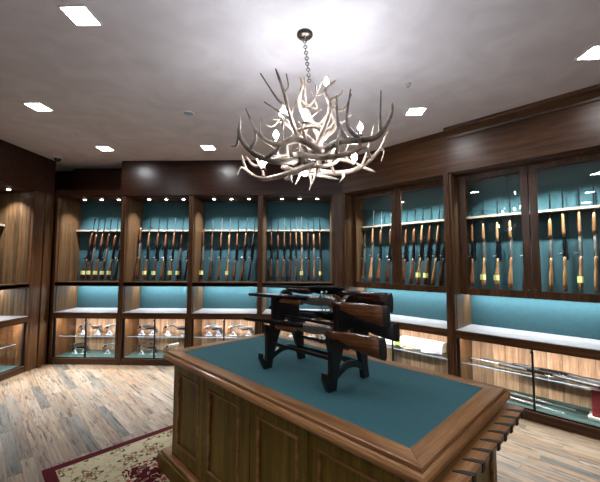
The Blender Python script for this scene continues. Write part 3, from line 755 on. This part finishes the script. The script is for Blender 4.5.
# ------------------------------------------------------------------ rifle stand on the table
st = empty('rifle_stand', TA+av*1.14+bv_*.465+Vector((0, 0, TZ-.003)), -TH)
tag(st, 'black wooden rifle stand holding four long guns on the table', 'gun stand')
def end_frame(x, b0=-.185, b1=.185):
    m = MB(); t0, t1 = x-.016, x+.016
    # front leg, back leg (tapering together), top plate, arch, hook, in (y, z)
    def leg(s):
        pts = [(s*.190, 0), (s*.132, 0), (s*.108, .10), (s*.070, .19), (s*.006, .315), (s*.006, .43), (s*.035, .455), (s*.060, .445), (s*.072, .425), (s*.088, .415), (s*.102, .425), (s*.122, .435), (s*.122, .37),
               (s*.122, .295), (s*.132, .262), (s*.147, .250), (s*.162, .262), (s*.190, .272), (s*.188, .235), (s*.172, .19), (s*.170, .09)]
        pts = [(a_, b_*1.075) for a_, b_ in pts]
        m.prism(pts, t0, t1, 'yz')
    leg(-1); leg(1)
    m.prism([(-.05, .315), (.05, .315), (.05, .47), (.035, .498), (.012, .508), (-.012, .508), (-.035, .498), (-.05, .47)], t0-.001, t1+.001, 'yz')
    arc = [(-.15+.30*i/14, .075+.055*math.sin(PI*i/14)) for i in range(15)]
    poly = [(y, z) for y, z in arc]+[(y, z-.038) for y, z in reversed(arc)]
    m.prism(poly, t0+.003, t1-.003, 'yz')
    for s in (-1, 1):
        hk = [(s*.17, .0), (s*.17, .05), (s*.205, .075), (s*.208, .105), (s*.222, .108), (s*.226, .072), (s*.205, .03), (s*.19, 0)]
        if s > 0: hk = hk[::-1]
        if s < 0: m.prism(hk, t0, t1, 'yz')
    return m.build('end_frame', 'black_wood', st, bevel=.003)
end_frame(-.27); end_frame(.28)
MB().tube([(-.27, -.05, .335), (.28, -.05, .335)], .011, 10).build('stretcher', 'black_wood', st)
MB().box(-.254, .264, -.150, -.130, .155, .175).build('stretcher', 'black_wood', st, bevel=.003)
MB().box(-.254, .264, .118, .138, .075, .105).build('stretcher', 'black_wood', st, bevel=.003)
MB().box(-.254, .264, .130, .150, .155, .175).build('stretcher', 'black_wood', st, bevel=.003)
# the four guns
def table_gun(key, butt_a, b, z, L, label, tilt=0., recv=None, roll=0):
    kind, w, sc, dbl, tg, metal = key
    g = make_gun(kind, 'stock_'+w, metal, recv or 'gun_steel', sc, 1.12, dbl, None)
    g.location = TA+av*butt_a+bv_*b+Vector((0, 0, z)); g.rotation_euler = (roll, tilt, -TH+PI); g.scale = (L, L, L*1.05)
    tag(g, label, 'gun', 'long guns on the table stand'); return g
g = table_gun(K(S_, 'walnut', dbl=True), 1.735, .375, 1.415, 1.03, 'double-barrelled shotgun with walnut stock, upper front of table stand', .030, 'receiver_engraved')
MB().tube([(.43, -.016, .018), (.42, -.020, .040), (.41, -.020, .052)], [.006, .005, .007], 8).tube([(.43, .016, .018), (.42, .020, .040), (.41, .020, .052)], [.006, .005, .007], 8).build('hammers', 'gun_steel', g)
tgp = MB().box(.335, .365, -.034, -.031, -.115, -.045).build('price_tag', 'tag_white', g); tgp['label'] = 'white paper price tag'
table_gun(K(S_, 'walnut', dbl=True), 1.745, .318, 1.268, 1.02, 'shotgun with walnut stock and light forend, lower front of table stand', .050, 'receiver_engraved')
table_gun(K(R_, 'ebony', False), 1.645, .565, 1.462, 1.04, 'dark-stocked rifle, upper rear of table stand', .03, 'gun_blue')
table_gun(K(R_, 'black', False), 1.655, .612, 1.295, 1.03, 'black-stocked rifle, lower rear of table stand behind another', .04, 'gun_blue')

# ------------------------------------------------------------------ chandelier
CX, CY = -.005, 2.37
ch = empty('antler_chandelier', (CX, CY, CEIL))
tag(ch, 'antler chandelier with glowing bulbs hanging over the table', 'chandelier')
ox, oz = .013+.0, 0
MB().lathe([(.058, 0), (.060, -.012), (.054, -.020), (.040, -.030), (.014, -.036), (.010, -.05), (.001, -.052)], 24).build('canopy', 'dark_bronze', ch, smooth=True, loc=(-.035, -.05, 0))
cm = MB(); n_l = 15
for i in range(n_l):
    cm.torus((-.035+.035*i/n_l, -.05+.05*i/n_l, -.058-.0195*i), .012, .0036, (1, 0, 0) if i % 2 else (0, 1, 0), sx=1.0)
cm.build('chain', 'dark_bronze', ch, smooth=True)
def catmull(P, per=6):
    P = [Vector(p) for p in P]; Q = [P[0]*2-P[1]]+P+[P[-1]*2-P[-2]]; out = []
    for i in range(1, len(Q)-2):
        for k in range(per):
            t = k/per; a, b_, c, d = Q[i-1:i+3]
            out.append(.5*((2*b_)+(c-a)*t+(2*a-5*b_+4*c-d)*t*t+(3*b_-a-3*c+d)*t**3))
    out.append(P[-1]); return out
PXM = .00725
def pt(px, py, d=0.):
    """photo-derived offset (pixels right of, and above, the hub) to metres; d is depth away from the viewer"""
    return ((px-312)*PXM+.012, d, (-(py-150))*PXM+2.475-CEIL)
def antler(main, tines, r0=.020, r1=.004, mat='antler'):
    m = MB(); P = catmull(main); n = len(P)
    rad = [1.25*r0*(1-.62*(i/(n-1))**1.1)*(1+.05*math.sin(i*1.7)) for i in range(n)]
    rad[-1] = r1; rad[-2] = r1*1.8 if n > 3 else r1
    m.tube(P, rad, 9)
    for f, mid, tip in tines:
        k = min(n-2, int(f*(n-1))); Q = catmull([P[k], mid, tip], 5); q = len(Q)
        m.tube(Q, [max(.0045, rad[k]*.85*(1-.8*(i/(q-1)))) for i in range(q)], 8)
    return m.build('antler', mat, ch, smooth=True)
# lower ring, left side
antler([pt(308, 158, .05), pt(285, 170, -.12), pt(262, 168, -.22), pt(247, 152, -.25), pt(246, 132, -.22)], [(.45, pt(284, 160, -.26), pt(288, 130, -.25)), (.62, pt(262, 152, -.27), pt(253, 128, -.30)), (.8, pt(243, 158, -.22), pt(237, 157, -.18))], .021, mat='antler_dark')
antler([pt(316, 172, -.10), pt(292, 180, -.10), pt(264, 182, .0), pt(246, 172, .05), pt(240, 155, .05)], [(.5, pt(262, 172, .0), pt(250, 150, -.02)), (.75, pt(241, 170, .0), pt(237, 178, .0)), (.25, pt(292, 186, -.1), pt(294, 190, -.12))], .019)
antler([pt(318, 150, .15), pt(292, 146, .25), pt(268, 148, .30), pt(250, 158, .26), pt(240, 150, .2)], [(.45, pt(272, 138, .3), pt(258, 128, .3)), (.7, pt(252, 146, .28), pt(240, 140, .28))], .018)
antler([pt(322, 165, -.22), pt(300, 160, -.36), pt(284, 168, -.42), pt(270, 160, -.40), pt(258, 142, -.36)], [(.5, pt(288, 152, -.42), pt(286, 140, -.42)), (.75, pt(268, 154, -.4), pt(270, 144, -.4))], .017)
# lower ring, right side
antler([pt(318, 160, -.05), pt(338, 156, -.22), pt(355, 158, -.28), pt(372, 152, -.24), pt(385, 132, -.2), pt(388, 117, -.18)], [(.28, pt(336, 140, -.26), pt(335, 114, -.26)), (.42, pt(344, 142, -.28), pt(347, 112, -.3)), (.66, pt(374, 138, -.26), pt(375, 111, -.26))], .022, mat='antler_dark')
antler([pt(310, 170, .05), pt(336, 172, .12), pt(362, 166, .15), pt(382, 150, .12), pt(392, 130, .08)], [(.55, pt(370, 152, .1), pt(378, 122, .08)), (.8, pt(388, 150, .1), pt(384, 162, .06)), (.35, pt(346, 176, .1), pt(341, 184, .06))], .019)
antler([pt(306, 152, .2), pt(332, 146, .34), pt(355, 148, .38), pt(374, 158, .34), pt(384, 164, .3)], [(.5, pt(352, 138, .36), pt(362, 118, .34)), (.72, pt(374, 146, .36), pt(390, 140, .34))], .018)
antler([pt(300, 166, -.2), pt(322, 176, -.34), pt(345, 174, -.38), pt(357, 168, -.36), pt(364, 176, -.32)], [(.4, pt(334, 164, -.4), pt(338, 150, -.42)), (.7, pt(352, 160, -.4), pt(352, 146, -.4))], .017)
# bottom cradle
antler([pt(286, 178, .1), pt(300, 172, -.02), pt(318, 174, -.1), pt(334, 168, -.02), pt(344, 156, .08)], [(.5, pt(316, 182, -.08), pt(313, 190, -.08)), (.3, pt(300, 180, 0), pt(296, 188, 0))], .018)
antler([pt(280, 160, .22), pt(300, 165, .3), pt(322, 168, .3), pt(342, 176, .2)], [(.5, pt(312, 176, .3), pt(310, 186, .26))], .018)
antler([pt(284, 150, -.1), pt(300, 152, -.16), pt(314, 158, -.14), pt(330, 168, -.04), pt(336, 176, .04)], [(.4, pt(304, 142, -.18), pt(300, 134, -.18))], .017)
# central column and upper tier
antler([pt(306, 176, 0), pt(303, 150, -.03), pt(307, 125, -.02), pt(300, 104, .0), pt(303, 84, .0), pt(300, 75, .0)], [(.45, pt(320, 128, -.04), pt(334, 110, -.05)), (.65, pt(312, 104, .02), pt(324, 78, .02))], .020)
antler([pt(318, 172, .06), pt(322, 146, .06), pt(313, 122, .04), pt(306, 100, .05), pt(305, 74, .03)], [(.5, pt(330, 126, .08), pt(340, 108, .1)), (.72, pt(318, 106, .05), pt(312, 88, .05))], .019)
antler([pt(312, 168, -.06), pt(298, 142, -.10), pt(290, 120, -.14), pt(286, 104, -.16), pt(278, 82, -.18)], [(.55, pt(280, 112, -.18), pt(264, 88, -.2)), (.4, pt(282, 122, -.14), pt(267, 113, -.16)), (.75, pt(290, 98, -.15), pt(288, 84, -.14))], .017, mat='antler_dark')
antler([pt(310, 150, .06), pt(295, 128, .10), pt(282, 115, .14), pt(270, 110, .16)], [(.5, pt(290, 112, .12), pt(296, 92, .12)), (.8, pt(270, 120, .14), pt(264, 118, .14))], .016)
antler([pt(314, 160, -.06), pt(324, 138, -.12), pt(330, 118, -.14), pt(326, 100, -.12), pt(336, 88, -.1)], [(.5, pt(342, 122, -.16), pt(350, 108, -.18)), (.75, pt(318, 104, -.12), pt(316, 92, -.1)), (.62, pt(340, 104, -.12), pt(343, 98, -.1))], .018)
antler([pt(308, 154, .1), pt(328, 130, .16), pt(338, 118, .2), pt(334, 100, .2), pt(342, 86, .2)], [(.6, pt(348, 112, .2), pt(356, 104, .2))], .016)
antler([pt(296, 168, .0), pt(290, 152, -.05), pt(300, 138, -.10), pt(316, 136, -.12), pt(326, 144, -.1)], [(.6, pt(312, 128, -.14), pt(322, 120, -.14))], .017)
antler([pt(330, 166, -.02), pt(332, 150, .06), pt(322, 140, .12), pt(306, 140, .14), pt(296, 148, .1)], [(.6, pt(310, 130, .16), pt(300, 122, .16))], .016)
# bulbs with cups
bulbs = [(327, 88, -.08, 1), (361.5, 130, .0, 1), (353.5, 165, -.1, 1), (305.8, 177, -.06, -1), (265, 166, -.04, 1), (276, 136, .02, 1), (283.6, 121, -.1, 1), (306, 126, -.16, 1), (336, 140, .2, 1)]
for px, py, d, up in bulbs:
    c = pt(px, py, d)
    m = MB().lathe([(.003, -.022), (.012, -.020), (.019, -.008), (.020, .004), (.014, .018), (.006, .032), (.001, .040)] if up > 0 else [(.001, -.034), (.010, -.030), (.019, -.016), (.020, -.004), (.014, .010), (.010, .02), (.003, .024)], 14)
    b_ = m.build('bulb', 'bulb_glow', ch, smooth=True, loc=c)
    if py < 100: b_.scale = (.75, .75, .9)
    z = -1 if up > 0 else 1
    MB().lathe(sorted([(.012, z*.022), (.013, z*.05), (.018, z*.054), (.018, z*.062), (.002, z*.066)], key=lambda q: q[1]), 12).build('bulb_cup', 'dark_bronze', b_, smooth=True)

# ------------------------------------------------------------------ ceiling fittings
def downlight(x, y, label):
    r = empty('downlight', (x, y, CEIL), .0); s = .082
    fr = MB()
    for q in ((-s-.014, s+.014, -s-.014, -s), (-s-.014, s+.014, s, s+.014), (-s-.014, -s, -s, s), (s, s+.014, -s, s)): fr.box(q[0], q[1], q[2], q[3], -.006, -.0005)
    fr.build('trim_ring', 'plaster_white', r)
    MB().box(-s, s, -s, s, -.003, -.001).build('diffuser', 'lamp_square', r)
    tag(r, label, 'ceiling light', 'square ceiling lights')
for x, y, lb in ((-1.565, 2.10, 'large square ceiling light at upper left of the photo'), (-2.94, 3.38, 'square ceiling light at far left, midway to the back wall'), (-3.03, 4.68, 'small square ceiling light nearest the back-left corner'),
                 (-1.49, 4.68, 'small square ceiling light before the back wall, left of chandelier'), (1.17, 3.60, 'square ceiling light right of the chandelier'), (2.28, 2.60, 'square ceiling light at right photo edge')):
    downlight(x, y, lb)
for x, y, w_ in ((-1.5, -.6, 'left'), (1.6, -.6, 'right'), (0., -1.7, 'rear middle'), (-2.8, -1.7, 'rear left'), (2.9, -1.7, 'rear right'), (3.6, .6, 'far right'), (.1, .7, 'middle')):  # extra lamps out of view, added to lift the room and ceiling light
    downlight(x, y, f"added square ceiling light out of view, {w_}")
r = empty('ceiling_speaker', (-1.37, 3.57, CEIL))
MB().lathe([(.07, 0), (.068, -.006), (.055, -.010), (.053, -.005), (.001, -.005)], 24).build('grille', 'plaster_white', r, smooth=False)
MB().lathe([(.052, -.0065), (.052, -.005)], 24).build('speaker_mesh', 'acrylic_white', r)
tag(r, 'round white flush ceiling speaker', 'speaker')
for x, y, lb in ((.92, 3.03, 'small white sprinkler on ceiling right of chandelier'), (-2.99, 4.04, 'small sprinkler on ceiling at left')):
    r = empty('sprinkler', (x, y, CEIL))
    MB().lathe([(.028, 0), (.026, -.006), (.010, -.010), (.008, -.02), (.001, -.021)], 16).build('escutcheon', 'plaster_white', r, smooth=True)
    MB().lathe([(.012, -.03), (.014, -.027), (.004, -.026), (.003, -.02)], 14).build('deflector', 'gun_steel', r)
    tag(r, lb, 'sprinkler')
r = empty('dome_camera', (-4.03, 5.05, CEIL))
MB().lathe([(.058, 0), (.060, -.02), (.055, -.03), (.001, -.03)], 20).build('housing', 'plaster_white', r, smooth=False)
MB().lathe([(.048, -.03), (.046, -.05), (.034, -.068), (.014, -.078), (.001, -.08)], 20).build('dome', 'black_metal', r, smooth=True)
tag(r, 'dark dome security camera on ceiling in the back-left corner', 'security camera')

# ------------------------------------------------------------------ camera, world, view
f, yaw, pitch, roll = 330., .031, .066, .002
F = Vector((-math.sin(yaw)*math.cos(pitch), math.cos(yaw)*math.cos(pitch), math.sin(pitch)))
Rr = Vector((math.cos(yaw), math.sin(yaw), 0)); U = Rr.cross(F)
rr = Rr*math.cos(roll)+U*math.sin(roll); uu = -Rr*math.sin(roll)+U*math.cos(roll)
cd = bpy.data.cameras.new('camera'); cam = bpy.data.objects.new('camera', cd); COL.objects.link(cam)
cd.sensor_width = 36; cd.lens = f/600*36; cd.clip_start = .05
M = Matrix((rr, uu, -F)).transposed().to_4x4(); M.translation = Vector((0, 0, EYE)); cam.matrix_world = M
SC.camera = cam
w = bpy.data.worlds.new('world'); SC.world = w; w.use_nodes = True
w.node_tree.nodes['Background'].inputs['Color'].default_value = (.02, .02, .022, 1)
SC.view_settings.view_transform = 'Standard'; SC.view_settings.look = 'None'
SC.view_settings.exposure = 0.14; SC.view_settings.gamma = 1.0; SC.view_settings.use_curve_mapping = False
SC.cycles.use_denoising = True
SC.cycles.max_bounces = 8; SC.cycles.transparent_max_bounces = 24; SC.cycles.sample_clamp_indirect = 4
SC.cycles.caustics_reflective = False; SC.cycles.caustics_refractive = False
